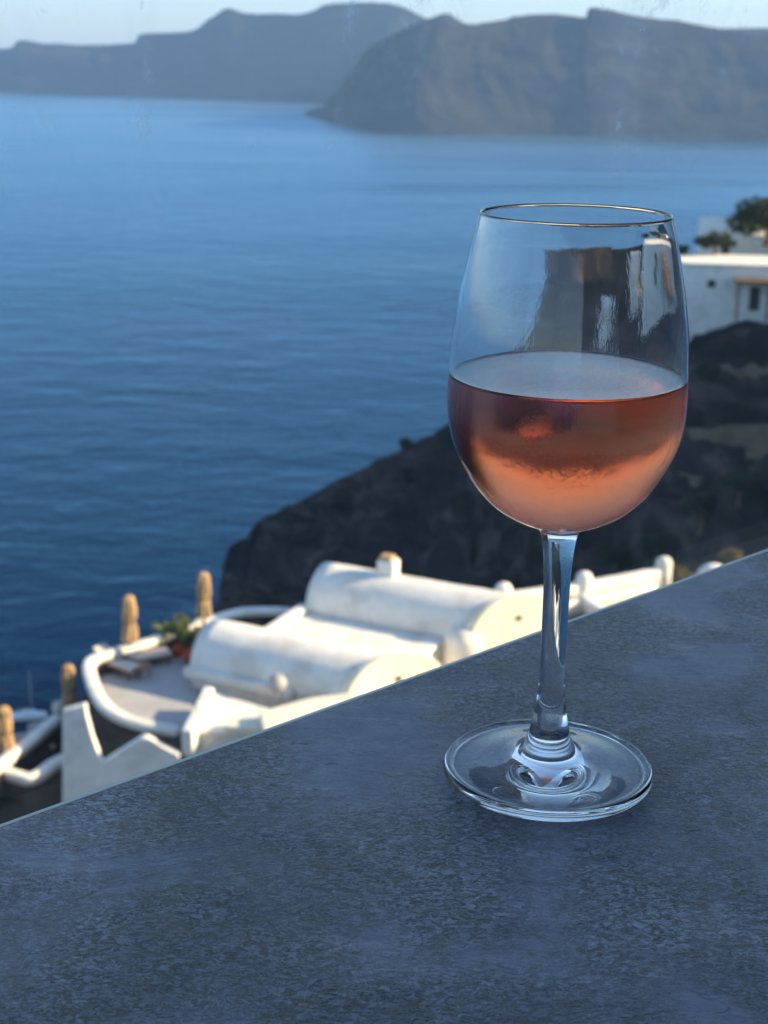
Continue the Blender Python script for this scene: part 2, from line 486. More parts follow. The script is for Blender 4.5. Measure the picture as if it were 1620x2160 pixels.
def relief(name, cols, mat, ncol, nrow, amp, freq, back, seed, skirt_z=None, skirt_off=0.0, skirt_rows=0, strata=0.0, fade=0.0):
    """rocky landform: columns of (ridge point, foot point), a face between them, a back slope and a skirt below the foot"""
    random.seed(seed)
    rid = spline([c[0] for c in cols], ncol)
    foo = spline([c[1] for c in cols], ncol)
    V, Fc = [], []
    rows = []
    off = Vector((seed * 13.7, seed * 7.1, seed * 3.3))
    for r_, f_ in zip(rid, foo):
        colv = []
        d = f_ - r_; d.z = 0
        if d.length < 1e-3: d = Vector((0, -1, 0))
        dn = d.normalized()
        nb = 8
        bottom = skirt_z if skirt_z is not None else f_.z
        for k in range(nb, 0, -1):
            t = k / nb
            colv.append((r_ - dn * back * t + Vector((0, 0, (bottom - r_.z) * (t ** 1.25))), min(1, 0.3 + t)))
        for k in range(nrow + 1):
            t = k / nrow
            colv.append((r_.lerp(f_, t), 0.30 + 0.70 * min(1, t * 5)))
        for k in range(1, skirt_rows + 1):
            t = k / skirt_rows
            colv.append((f_ + dn * skirt_off * t + Vector((0, 0, (skirt_z - f_.z) * t)), 1.0))
        rows.append(colv)
    m = len(rows[0])
    for colv in rows:
        for p, w in colv:
            q = p * freq + off
            n = Vector((mnoise.fractal(q, 0.9, 2.0, 7), mnoise.fractal(q + Vector((31, 7, 5)), 0.9, 2.0, 7), mnoise.fractal(q + Vector((3, 57, 15)), 0.9, 2.0, 7)))
            if fade: w *= max(0.0, min(1.0, (p.z - SEA) / fade))
            v = p + n * amp * w
            if strata:
                v = v + Vector((0, -1, 0)) * strata * w * mnoise.noise(Vector((q.x * 0.5, q.y * 0.5, p.z * freq * 5)))
            V.append(v)
    for i in range(len(rows) - 1):
        for k in range(m - 1):
            Fc.append((i * m + k, (i + 1) * m + k, (i + 1) * m + k + 1, i * m + k + 1))
    o = mesh_obj(name, V, Fc, mat, smooth=True)
    return structure(o)

# far island across the water, then the nearer headland
far = [(-900, 60), (-500, 40), (-200, 70), (0, 103), (42, 84), (100, 92), (190, 95), (278, 92), (300, 72), (400, 68), (440, 42), (480, 18), (520, 28),
       (640, 25), (700, 5), (830, 10), (900, 36), (1000, 60), (1300, 60), (1800, 60), (2500, 70)]
def landform(u, v, vs_, depth):
    f = at(u, vs_, SEA - 4)
    return atd(u, v, f.y + depth), f
relief('far_island', [landform(u, v, 201 + max(-900, u) * 0.034, 260) for u, v in far], M['island_rock'], 12, 34, 26, 0.0042, 900, 3, skirt_z=SEA - 6, skirt_off=5, skirt_rows=1, fade=60)
head = [(640, 246, 250, 10), (668, 234, 257, 40), (700, 205, 266, 90), (740, 150, 276, 130), (780, 96, 284, 150), (850, 62, 290, 160), (900, 42, 292, 170), (940, 33, 292, 170), (985, 52, 292, 170), (1060, 42, 291, 170), (1090, 31, 291, 170), (1170, 28, 292, 170),
        (1238, 38, 294, 180), (1252, 19, 295, 180), (1400, 40, 298, 180), (1520, 60, 300, 180), (1620, 72, 303, 180), (1800, 80, 308, 180), (2200, 60, 318, 180), (2800, 50, 330, 180)]
relief('headland', [landform(u, v, w, d) for u, v, w, d in head], M['island_rock'], 12, 40, 15, 0.0085, 700, 5, skirt_z=SEA - 6, skirt_off=5, skirt_rows=1, strata=8, fade=60)

# the near promontory and the hillside with houses on top of it
prom = [((452, 1440, 192), (446, 1500, 188)), ((463, 1250, 191), (456, 1330, 185)), ((474, 1168, 190), (470, 1310, 183)), ((515, 1140, 188), (515, 1310, 179)), ((560, 1090, 185), (560, 1310, 175)), ((700, 1018, 178), (700, 1310, 165)),
        ((850, 942, 170), (850, 1310, 150)), ((945, 888, 165), (945, 1310, 140)), ((1030, 800, 160), (1030, 1300, 130)), ((1085, 722, 156), (1085, 1300, 124)), ((1120, 652, 153), (1120, 1295, 121)), ((1150, 600, 151), (1150, 1295, 119)), ((1165, 578, 150), (1165, 1290, 118)),
        ((1235, 574, 149), (1235, 1285, 114)), ((1325, 568, 148), (1325, 1280, 108)), ((1400, 560, 147), (1400, 1270, 101)), ((1500, 540, 146), (1500, 1255, 93)), ((1620, 530, 145), (1620, 1240, 85)), ((1800, 500, 140), (1800, 1215, 76)), ((2200, 470, 135), (2200, 1180, 64))]
prom_obj = relief('promontory', [(atd(*a), atd(*b)) for a, b in prom], M['cliff'], 14, 60, 2.6, 0.11, 120, 8, skirt_z=SEA - 3, skirt_off=35, skirt_rows=14, strata=1.2)

from mathutils.bvhtree import BVHTree
_me = prom_obj.data
_bvh = BVHTree.FromPolygons([v.co.copy() for v in _me.vertices], [tuple(p.vertices) for p in _me.polygons])
def hill(u, v, y):                      # where that line of sight meets the slope (else the given northing)
    h = _bvh.ray_cast(Vector((0, 0, CAM_H)), sight(u, v).normalized(), 400)
    return h[0] if h[0] is not None else atd(u, v, y)
# the slope on which the village stands, falling to the sea
V, Fc = [], []
NX, NY = 40, 50
for j in range(NY + 1):
    for i in range(NX + 1):
        x = -34 + 84 * i / NX
        y = 5.5 + 92 * j / NY
        z = -3.5 - 0.60 * y
        z -= max(0, y - 62) * 1.9
        z -= max(0, -13 - x) * 3.2
        q = Vector((x, y, 0)) * 0.23
        z += 1.1 * mnoise.fractal(q, 1.0, 2.0, 5) - 0.6
        V.append((x, y, max(z, SEA - 2)))
for j in range(NY):
    for i in range(NX):
        a = j * (NX + 1) + i
        Fc.append((a, a + 1, a + NX + 2, a + NX + 1))
structure(mesh_obj('hillside', V, Fc, M['scrub_slope'], smooth=True))

# our own terrace: floor, plus unseen walls and roof added for shade and dimmer reflections
e_dir = Vector((0.740, 0.673, 0)); e_nrm = Vector((-0.673, 0.740, 0))          # along the counter, and outwards over the drop
E0 = Vector((-0.127, 0.440, 0))
def ec(s, n, z=0.0):
    return E0 + e_dir * s + e_nrm * n + Vector((0, 0, z))
EDGE_ANG = math.atan2(e_dir.y, e_dir.x)
def terr_box(name, s0, s1, n0, n1, z0, z1, mat, parent=None, bev=0.0):
    return prism(name, [ec(s0, n0), ec(s1, n0), ec(s1, n1), ec(s0, n1)], z0, z1, mat, parent, bev)
structure(terr_box('terrace_floor', -3.0, 4.0, -4.2, 0.12, -1.35, -1.05, M['deck_floor']))
bw = terr_box('added_back_wall', -3.0, 4.0, -4.6, -4.2, -1.35, 1.75, M['whitewash'])  # unseen wall added so the pane reflects something dim
tag(bw, 'unseen white back wall added to dim the pane reflections', 'wall')
# unseen sun-blocking wall added at the right: its shadow covers the counter, the bowl of the glass stands just above it in the sun
wd = Vector((-0.2516, 0.9678, 0)); wq = Vector((wd.y, -wd.x, 0))
W0 = Vector((1.765, 0.44, 0))
sw = prism('added_shade_wall', [W0 + wd * 1.9, W0 - wd * 2.8, W0 - wd * 2.8 + wq * 0.3, W0 + wd * 1.9 + wq * 0.3], -1.045, 0.80, M['earth'])
tag(sw, 'unseen brown wall added to shade the bar counter', 'wall')
rf = terr_box('added_shade_roof', -3.2, 4.2, -4.7, -0.95, 1.755, 1.95, M['whitewash'])  # unseen slab added overhead to hold back sky light and reflections
tag(rf, 'unseen flat white roof slab added to shade the terrace', 'roof')

# ================================================================== HOUSES BELOW
ax = Vector((0.9026, -0.4305, 0)); px_ = Vector((0.4305, 0.9026, 0))
AX_ANG = math.atan2(ax.y, ax.x)
def vault_house(name, origin, r, length, wall_drop, facade_extra, label, rise=1.0):
    """barrel vaulted house; local x along the vault, y away from us; origin = near left springing corner"""
    e = empty(name, origin, AX_ANG)
    tag(e, label, 'house')
    SK = 0.77                            # the street front is cut obliquely
    prism('wall', [(0, 0.02), (length, 0.02), (length + SK * 2 * r, 2 * r - 0.02), (0, 2 * r - 0.02)], -wall_drop, -0.002, M['whitewash'], e, 0.05)
    V, Fc = [], []
    n, m = 26, 14
    for i in range(m + 1):
        for k in range(n + 1):
            a = math.pi * k / n
            yy = r - r * math.cos(a)
            x = -0.02 + (length + SK * yy + 0.02) * i / m
            w = 0.03 * mnoise.noise(Vector((x * 0.9, a * 1.5, r)))
            V.append((x, r - (r + 0.01 + w) * math.cos(a), (r + w) * rise * math.sin(a)))
    for i in range(m):
        for k in range(n):
            a = i * (n + 1) + k
            Fc.append((a, a + 1, a + n + 2, a + n + 1))
    Fc.append(tuple(range(n + 1)))
    Fc.append(tuple(range(m * (n + 1), (m + 1) * (n + 1))))
    mesh_obj('vault_roof', V, Fc, M['whitewash'], e, True)
    if facade_extra:
        R2 = r + facade_extra
        pts = [(r - R2 * math.cos(math.pi * k / 28), R2 * rise * math.sin(math.pi * k / 28)) for k in range(29)]
        pts = [(r - R2, -wall_drop)] + pts + [(r + R2, -wall_drop)]
        V = [(length + 0.01 + SK * y, y, z) for y, z in pts] + [(length + 0.35 + SK * y, y, z) for y, z in pts]
        n = len(pts)
        Fc = [tuple(range(n)), tuple(range(n, 2 * n))] + [(i, (i + 1) % n, n + (i + 1) % n, n + i) for i in range(n)]
        f = mesh_obj('facade', V, Fc, M['cream_plaster'], e)
        bevel(f, 0.06)
        ring = [(0.11 * math.cos(2 * math.pi * k / 16), 0.11 * math.sin(2 * math.pi * k / 16)) for k in range(16)]
        V = [(length + 0.353 + SK * (r + a), r + a, r * rise * 0.45 + b) for a, b in ring] + [(length + 0.37 + SK * (r + a), r + a, r * rise * 0.45 + b) for a, b in ring]
        mesh_obj('round_window', V, [tuple(range(16)), tuple(range(16, 32))] + [(i, (i + 1) % 16, 16 + (i + 1) % 16, 16 + i) for i in range(16)], M['opening'], e)
    return e

A0 = at(645, 1287, -20.0)
B0 = at(402, 1412, -20.6)
A_LEN = (at(985, 1350, -20.0) - A0).dot(ax)
B_LEN = (at(735, 1472, -20.6) - B0).dot(ax)
hA = vault_house('vaulted_house', A0, 1.42, A_LEN, 6.0, 0.16, 'long white vaulted house with a chimney on its ridge')
hB = vault_house('vaulted_house', B0, 1.36, B_LEN, 7.0, 0.18, 'white vaulted house between the round deck and the flat strip roof')
# chimney on the ridge of the rear house
cp = (at(825, 1212, -18.7) - A0).dot(ax)
ch = box('chimney', cp - 0.36, cp + 0.36, 1.25, 1.85, 1.05, 2.0, M['whitewash'], hA, 0.08)
box('chimney_cap', cp - 0.28, cp + 0.22, 1.33, 1.77, 1.995, 2.16, M['straw'], ch, 0.05)
# flat roof strip between the two vaults
dB = 2 * 1.36
gap0 = (B0 + px_ * dB - A0).dot(px_) + 0.03
offB = (B0 - A0).dot(ax)
s_len = (at(952, 1347, -20.3) - A0).dot(ax)
st = empty('flat_roofed_house', A0, AX_ANG)
tag(st, 'low white house with a flat strip roof squeezed between two vaults', 'house')
box('wall', -0.25, s_len - 0.1, gap0, -0.03, -6.5, -0.19, M['whitewash'], st, 0.04)
box('roof_slab', -0.25, s_len, gap0, -0.03, -0.186, -0.05, M['whitewash'], st, 0.05)
box('coping', -0.30, 0.16, gap0 - 0.3, 0.10, -0.045, 0.22, M['whitewash'], st, 0.10)
# small half dome against the rear vault
dm = empty('small_dome', A0 + ax * (A_LEN - 0.15) + px_ * 0.20 + Vector((0, 0, -0.05)), AX_ANG)
tag(dm, 'small white dome leaning against the long vaulted house', 'dome')
lathe('dome_shell', [(0.72, -1.8), (0.72, 0.0)] + [(0.72 * math.cos(a * math.pi / 20), 0.62 * math.sin(a * math.pi / 20)) for a in range(1, 10)] + [(0.004, 0.625)], 28, M['whitewash'], dm)
# lit coping beam along the front vault
beam = bar('gutter_beam', B0 + ax * (-0.12) - px_ * 0.16 + Vector((0, 0, 0.16)), B0 + ax * ((at(592, 1482, -20.6) - B0).dot(ax)) - px_ * 0.16 + Vector((0, 0, 0.16)), 0.30, 0.36, M['whitewash'], hB, 0.07)
beam.matrix_parent_inverse = Matrix.LocRotScale(B0, Matrix.Rotation(AX_ANG, 3, 'Z').to_quaternion(), None).inverted()
# annexe in front of the front vault, a little nearer to us and higher than the deck parapet
q0 = at(390, 1543, -20.5)
an = empty('annexe', q0, 0)
tag(an, 'low white annexe with sloping stair wall in front of the vault', 'annexe')
def rel(u, v, z): return at(u, v, z) - q0
prism('wall', [tuple(rel(u, v, -20.5).to_2d()) for u, v in [(390, 1543), (438, 1456), (570, 1494), (780, 1452), (900, 1480), (900, 1560), (640, 1552)]], -8.0, -0.004, M['whitewash'], an, 0.05)
bar('stair_wall', rel(441, 1447, -19.75), rel(394, 1541, -20.15), 0.36, 0.9, M['whitewash'], an, 0.07)
prism('parapet_block', [tuple(rel(u, v, -19.9).to_2d()) for u, v in [(547, 1500), (655, 1471), (760, 1458), (800, 1530), (556, 1542)]], -0.002, 0.6, M['cream_plaster'], an, 0.06)
prism('step', [tuple(rel(u, v, -20.2).to_2d()) for u, v in [(472, 1530), (490, 1513), (545, 1512), (548, 1536)]], -0.002, 0.28, M['cream_plaster'], an, 0.05)
# lamp on the beam
lp = empty('globe_lamp', at(585, 1482, -20.75) , 0)
tag(lp, 'grey globe lamp on a thin post beside the front vault', 'lamp')
lathe('post', [(0.05, -0.6), (0.03, -0.5), (0.025, 0.42)], 10, M['metal'], lp)
lathe('globe', [(0.06, 0.40)] + [(0.33 * math.sin(a * math.pi / 14), 0.70 - 0.33 * math.cos(a * math.pi / 14)) for a in range(2, 14)] + [(0.005, 1.03)], 20, M['metal'], lp)

# ------------------------------------------------------------------ round deck
deck = empty('round_deck', at(300, 1440, -21.25), 0)
tag(deck, 'D-shaped roof deck with white rounded parapet above a dark stone wall', 'deck')
dk = deck.location.copy()
DP = [(640, 1289), (600, 1284), (550, 1283), (500, 1287), (430, 1306), (380, 1325), (330, 1343), (270, 1362), (222, 1376), (196, 1386), (187, 1400), (191, 1422), (200, 1448), (216, 1476), (241, 1498), (280, 1515), (330, 1527), (376, 1534)]
path = spline([at(u, v, -20.5) for u, v in DP], 4)
sweep('parapet', [p - dk for p in path], 0.46, 0.24, M['whitewash'], deck)
floor_poly = [(p - dk).to_2d() for p in path] + [(B0 + ax * 0.4 + px_ * (-0.2) - dk).to_2d(), (B0 + ax * 0.4 + px_ * 2.5 - dk).to_2d(), (A0 + ax * (-0.2) - px_ * 1.0 - dk).to_2d()]
prism('floor', [(p.x, p.y) for p in floor_poly], -0.30, 0.0, M['deck_floor'], deck)
sweep('stone_wall', [p - dk + Vector((0, 0, -0.245)) for p in path], 0.36, 9.5, M['dark_stone'], deck, rnd=False, flare=0.25)

# white buttress wall below the deck: an extruded outline with a sloping shoulder
YW = 41.9
out = [(131, 1499), (152, 1494), (180, 1487), (184, 1512), (196, 1556), (216, 1609), (250, 1587), (296, 1557), (312, 1556), (345, 1576), (378, 1592), (378, 1790), (131, 1790)]
pts = [atd(u, v, YW) for u, v in out]
o0 = Vector((pts[0].x, YW, pts[0].z))
n = len(pts)
Vv = [(p.x - o0.x, 0, p.z - o0.z) for p in pts] + [(p.x - o0.x, 0.28, p.z - o0.z) for p in pts]
bt = mesh_obj('buttress_wall', Vv, [tuple(range(n)), tuple(range(n, 2 * n))] + [(i, (i + 1) % n, n + (i + 1) % n, n + i) for i in range(n)], M['whitewash'], None, loc=o0)
bevel(bt, 0.06)
tag(bt, 'pale buttress wall with a V-shaped notch below the round deck', 'wall')
# ------------------------------------------------------------------ lower deck at the left
ld = empty('lower_deck', at(60, 1590, -22.8), 0)
tag(ld, 'lower roof deck with cream parapet beside the notched buttress', 'deck')
l0 = ld.location.copy()
P2 = spline([at(u, v, -21.8) for u, v in [(-120, 1690), (-60, 1647), (0, 1604), (62, 1556), (122, 1508), (150, 1500)]], 4)
sweep('parapet', [p - l0 for p in P2], 0.40, 0.30, M['whitewash'], ld)
P3 = spline([at(u, v, -22.1) for u, v in [(-120, 1610), (-40, 1612), (0, 1618), (40, 1630), (62, 1634), (85, 1624), (108, 1606), (140, 1590)]], 4)
sweep('near_parapet', [p - l0 for p in P3], 0.40, 0.30, M['whitewash'], ld)
prism('floor', [tuple((p - l0).to_2d()) for p in P2] + [tuple((p - l0).to_2d()) for p in reversed(P3)], -0.45, -0.15, M['dark_stone'], ld)
sweep('stone_wall', [p - l0 + Vector((0, 0, -0.305)) for p in P3], 0.34, 7.5, M['dark_stone'], ld, rnd=False, flare=0.2)
sweep('outer_wall', [p - l0 + Vector((0, 0, -0.305)) for p in P2], 0.34, 7.5, M['dark_stone'], ld, rnd=False, flare=0.2)
cw = empty('curved_wall', at(90, 1680, -24.4), 0)
tag(cw, 'curved white wall sweeping down under the lower deck', 'wall')
sweep('wall', [p - cw.location for p in spline([at(u, v, -24.0) for u, v in [(150, 1672), (120, 1640), (98, 1640), (86, 1662), (80, 1690), (60, 1716), (20, 1745), (-30, 1790)]], 5)], 0.55, 6.0, M['whitewash'], cw)
dd = empty('roof_dome', at(8, 1760, -24.6), 0)
tag(dd, 'white dome of a house below the lower deck', 'dome')
lathe('dome_shell', [(0.8, -3), (0.8, 0)] + [(0.8 * math.cos(a * math.pi / 20), 0.75 * math.sin(a * math.pi / 20)) for a in range(1, 10)] + [(0.004, 0.752)], 28, M['whitewash'], dd)

# ------------------------------------------------------------------ closed straw parasols
def parasol(foot, h, seed, label, lean=(0.0, 0.0)):
    random.seed(seed)
    e = empty('closed_parasol', foot, random.uniform(0, 6))
    tag(e, label, 'parasol', 'closed straw parasols')
    e.rotation_euler = (lean[0], lean[1], 0)
    lathe('pole', [(0.045, 0), (0.045, h * 0.97)], 10, M['wood'], e)
    lathe('foot_plate', [(0.30, 0.0), (0.30, 0.07), (0.10, 0.10)], 16, M['metal'], e)
    hb = h * 0.36
    ph = random.uniform(0, 6)
    prof = [(0.21, hb), (0.255, hb + 0.05), (0.225, hb + 0.20 * (h - hb)), (0.19, hb + 0.34 * (h - hb)), (0.155, hb + 0.40 * (h - hb)), (0.20, hb + 0.47 * (h - hb)), (0.215, hb + 0.62 * (h - hb)), (0.20, hb + 0.78 * (h - hb)),
            (0.19, hb + 0.88 * (h - hb)), (0.16, hb + 0.95 * (h - hb)), (0.09, hb + 0.99 * (h - hb)), (0.01, h)]
    sp = [(p.x, p.y) for p in spline([Vector((a, b, 0)) for a, b in prof], 4)]
    def wob(a, z):
        return 0.26 * math.sin(8 * a + 2.2 * math.sin(z * 2 + ph)) + 0.30 * mnoise.noise(Vector((math.cos(a) * 2.2, math.sin(a) * 2.2, z * 3 + seed)))
    c = lathe('canopy', sp, 54, M['straw'], e, wob=wob)
    lathe('tie', [(0.165, hb + 0.385 * (h - hb)), (0.185, hb + 0.40 * (h - hb)), (0.165, hb + 0.415 * (h - hb))], 24, M['wood'], c, cap=False)
    return e
def parasol_at(u, vt, vf, z, seed, label):
    f = at(u, vf, z)
    top = atd(u, vt, f.y)
    parasol(f, top.z - z, seed, label)
parasol_at(432, 1207, 1352, -21.25, 1, 'closed straw parasol by the shrub on the round deck')
parasol_at(277, 1256, 1402, -21.25, 2, 'closed straw parasol by the loungers on the round deck')
parasol_at(151, 1402, 1545, -22.95, 3, 'closed straw parasol behind the top of the notched buttress')
parasol_at(17, 1490, 1640, -22.95, 4, 'closed straw parasol against the cream parapet of the lower deck')

# ------------------------------------------------------------------ furniture and pots on the decks
def lounger(loc, rz, label):
    e = empty('sun_lounger', loc, rz)
    tag(e, label, 'sun lounger', 'loungers on the round deck')
    box('frame', -0.95, 0.95, -0.32, 0.32, 0.26, 0.33, M['wood'], e, 0.02)
    for sx in (-0.85, 0.85):
        for sy in (-0.26, 0.26):
            box('leg', sx - 0.035, sx + 0.035, sy - 0.035, sy + 0.035, 0.0, 0.26, M['wood'], e)
    box('mattress', -0.35, 0.95, -0.31, 0.31, 0.333, 0.46, M['cushion'], e, 0.05)
    v = [(-0.36, -0.31, 0.34), (-0.36, 0.31, 0.34), (-0.95, 0.31, 0.72), (-0.95, -0.31, 0.72), (-0.30, -0.31, 0.47), (-0.30, 0.31, 0.47), (-0.90, 0.31, 0.86), (-0.90, -0.31, 0.86)]
    bevel(mesh_obj('backrest', v, BOXF, M['cushion'], e), 0.04)
lounger(at(248, 1418, -21.25), R(-35), 'cushioned lounger at the rounded corner of the deck')
lounger(at(305, 1403, -21.25), R(28), 'cushioned lounger at the foot of the deck parasol')
def side_table(loc):
    e = empty('low_table', loc, 0.3)
    tag(e, 'dark low round table in front of the deck loungers', 'table')
    lathe('table_top', [(0.01, 0.40), (0.36, 0.40), (0.38, 0.42), (0.36, 0.445), (0.01, 0.445)], 24, M['wood'], e)
    for k in range(3):
        a = k * 2.094
        bar('leg', (0.24 * math.cos(a), 0.24 * math.sin(a), 0.399), (0.24 * math.cos(a) + 0.05, 0.24 * math.sin(a), 0.399), 0.05, 0.399, M['wood'], e)
side_table(at(300, 1428, -21.25))
def foliage(name, radii, n, size, mat, parent, seed, loc=(0, 0, 0), lumps=5, aspect=0.45):
    """leaf-shaped quads spread through several uneven lobes"""
    rnd = random.Random(seed)
    V, Fc = [], []
    lob = []
    for k in range(lumps):
        d = Vector((rnd.gauss(0, 1), rnd.gauss(0, 1), rnd.gauss(0, 0.7)))
        d = d.normalized() * rnd.uniform(0.15, 0.62)
        lob.append((d, rnd.uniform(0.36, 0.62)))
    for i in range(n):
        c, rr = lob[rnd.randrange(lumps)]
        d = Vector((rnd.gauss(0, 1), rnd.gauss(0, 1), rnd.gauss(0, 1))).normalized() * rr * rnd.random() ** 0.4
        p = c + d
        p = Vector((p.x * radii[0], p.y * radii[1], p.z * radii[2]))
        a = Vector((rnd.gauss(0, 1), rnd.gauss(0, 1), rnd.gauss(0.3, 0.8))).normalized()
        b = a.orthogonal().normalized()
        b.rotate(Matrix.Rotation(rnd.uniform(0, 6.28), 3, a))
        s = size * rnd.uniform(0.6, 1.5)
        c2 = a.cross(b) * s * aspect
        k = len(V)
        V += [p - b * s, p - c2 * 0.9 + a * s * 0.1, p + b * s, p + c2 * 0.9 + a * s * 0.1]
        Fc.append((k, k + 1, k + 2, k + 3))
    me = bpy.data.meshes.new(name)
    me.from_pydata([tuple(v) for v in V], [], Fc)
    me.materials.append(mat)
    o = bpy.data.objects.new(name, me)
    col.objects.link(o)
    o.parent = parent
    o.location = loc
    return o
def trunk(parent, h, r, seed, mat='wood'):
    rnd = random.Random(seed)
    return lathe('trunk', [(r * 1.4, -0.1 * h), (r, 0.15 * h), (r * 0.8, 0.5 * h), (r * 0.5, h)], 9, M[mat], parent, wob=lambda a, z: 0.15 * math.sin(3 * a + z * 4))
def pot(loc, s, mat, label, name='plant_pot'):
    e = empty(name, loc, 0)
    tag(e, label, 'pot')
    lathe('pot_body', [(0.20 * s, 0), (0.34 * s, 0.22 * s), (0.40 * s, 0.48 * s), (0.33 * s, 0.68 * s), (0.26 * s, 0.74 * s)], 24, M[mat], e)
    lathe('rim', [(0.255 * s, 0.735 * s), (0.31 * s, 0.745 * s), (0.31 * s, 0.80 * s), (0.24 * s, 0.80 * s), (0.23 * s, 0.74 * s)], 24, M[mat], e, cap=False)
    return e
def shrub(name, loc, radii, n, size, mat, seed, label, cat='shrub', group=None, lumps=6, th=None):
    e = empty(name, loc, 0)
    tag(e, label, cat, group)
    foliage('foliage', radii, n, size, M[mat], e, seed, (0, 0, radii[2] * 0.95), lumps)
    trunk(e, th or radii[2] * 1.0, radii[0] * 0.07 + 0.015, seed)
    return e
pot(at(357, 1368, -21.25), 0.75, 'terracotta', 'pale orange clay jar standing at the deck parapet')
pot(at(402, 1400, -21.25), 0.70, 'red_clay', 'dark red clay pot at the corner of the front vault')
pot(at(375, 1386, -21.25), 0.6, 'red_clay', 'small red clay pot between the orange jar and the vault', )
pot(at(123, 1506, -21.78), 0.55, 'cushion', 'small pale pot standing on the cream parapet')
shrub('flowering_shrub', at(418, 1383, -21.25), (0.95, 0.8, 0.75), 1500, 0.075, 'leaf', 21, 'bushy green shrub filling the corner of the round deck')
shrub('leafy_shrub', at(385, 1372, -21.25), (0.7, 0.6, 0.72), 900, 0.07, 'leaf', 22, 'small olive green shrub behind the orange jar')
# spiky palm leaning over the parapet
pe = empty('spiky_palm', at(352, 1372, -21.25), 0)
tag(pe, 'spiky young palm rising above the deck parapet', 'palm')
trunk(pe, 0.75, 0.06, 5)
rnd = random.Random(9)
for k in range(16):
    a = k * 2.399
    el = rnd.uniform(0.35, 1.25)
    L = rnd.uniform(0.7, 1.05)
    d = Vector((math.cos(a) * math.cos(el), math.sin(a) * math.cos(el), math.sin(el)))
    s = Vector((-math.sin(a), math.cos(a), 0))
    V, Fc = [], []
    for i in range(7):
        t = i / 6
        c = Vector((0, 0, 0.72)) + d * L * t - Vector((0, 0, 0.40 * t * t))
        w = 0.085 * math.sin(math.pi * (0.12 + 0.88 * t)) + 0.004
        V += [c - s * w + Vector((0, 0, -0.02)), c + Vector((0, 0, 0.015)), c + s * w + Vector((0, 0, -0.02))]
    for i in range(6):
        Fc += [(3 * i, 3 * i + 1, 3 * i + 4, 3 * i + 3), (3 * i + 1, 3 * i + 2, 3 * i + 5, 3 * i + 4)]
    mesh_obj('frond', V, Fc, M['leaf'], pe)
# covered furniture on the lower deck
for i, (u, v, s) in enumerate([(70, 1596, 1.0), (100, 1572, 0.8)]):
    e = empty('cushioned_bench', at(u, v, -22.95), R(30))
    tag(e, ['pale cushioned bench on the lower deck beside the straw parasol', 'pale cushioned bench on the lower deck beside the buttress'][i], 'bench', 'benches on the lower deck')
    box('seat', -0.7 * s, 0.7 * s, -0.3, 0.3, 0.25, 0.42, M['cushion'], e, 0.05)
    box('backrest', -0.7 * s, 0.7 * s, 0.22, 0.34, 0.425, 0.8, M['cushion'], e, 0.04)
    for sx in (-0.6, 0.6):
        box('leg', sx * s - 0.04, sx * s + 0.04, -0.26, 0.26, 0, 0.25, M['wood'], e)

# ------------------------------------------------------------------ terrace walls to the right of the vaults
rt = empty('paved_terrace', at(1280, 1270, -22.2), 0)
tag(rt, 'earthen terrace enclosed by low white walls beyond the long vault', 'terrace')
r0 = rt.location.copy()
prism('floor', [tuple((at(u, v, -22.2) - r0).to_2d()) for u, v in [(1040, 1268), (1450, 1212), (1700, 1180), (1700, 1330), (1200, 1420), (1040, 1330)]], -6.0, 0, M['earth'], rt)
def low_wall(pts, z, w, h, label, n=4, posts=()):
    P = spline([at(u, v, z) for u, v in pts], n)
    e = empty('low_wall', P[0] - Vector((0, 0, h)), 0)
    tag(e, label, 'wall')
    sweep('wall_body', [p - e.location for p in P], w, h, M['whitewash'], e)
    for u, v in posts:
        c = at(u, v, z) - e.location
        g = lathe('post', [(0.36, -h - 0.02), (0.36, 0.15), (0.34, 0.30), (0.24, 0.42), (0.01, 0.46)], 18, M['whitewash'], e)
        g.location = c
    return e
low_wall([(1062, 1252), (1150, 1240), (1230, 1228), (1320, 1212), (1400, 1196)], -21.2, 0.45, 1.1, 'long low white wall with three rounded posts', posts=[(1062, 1252), (1232, 1228), (1400, 1196)])
low_wall([(1070, 1282), (1160, 1275), (1250, 1258), (1380, 1232)], -21.6, 0.40, 0.7, 'inner low white wall running parallel to the posted wall')
low_wall([(1232, 1250), (1246, 1266), (1270, 1280), (1310, 1290)], -21.5, 0.42, 0.8, 'short curved white wall inside the earthen terrace', n=6)
dr = empty('oven_dome', at(1505, 1218, -21.9), 0)
tag(dr, 'small white dome at the far end of the earthen terrace', 'dome')
lathe('dome_shell', [(0.75, -1.2), (0.75, 0)] + [(0.75 * math.cos(a * math.pi / 20), 0.62 * math.sin(a * math.pi / 20)) for a in range(1, 10)] + [(0.004, 0.622)], 28, M['whitewash'], dr)
shrub('dry_shrub', at(1418, 1226, -22.2), (0.7, 0.6, 0.5), 700, 0.08, 'dry_leaf', 31, 'dry ochre shrub at the last rounded post')
shrub('dry_shrub', at(1535, 1200, -22.2), (0.7, 0.6, 0.6), 700, 0.08, 'dry_leaf', 32, 'dry brown shrub behind the small far dome')

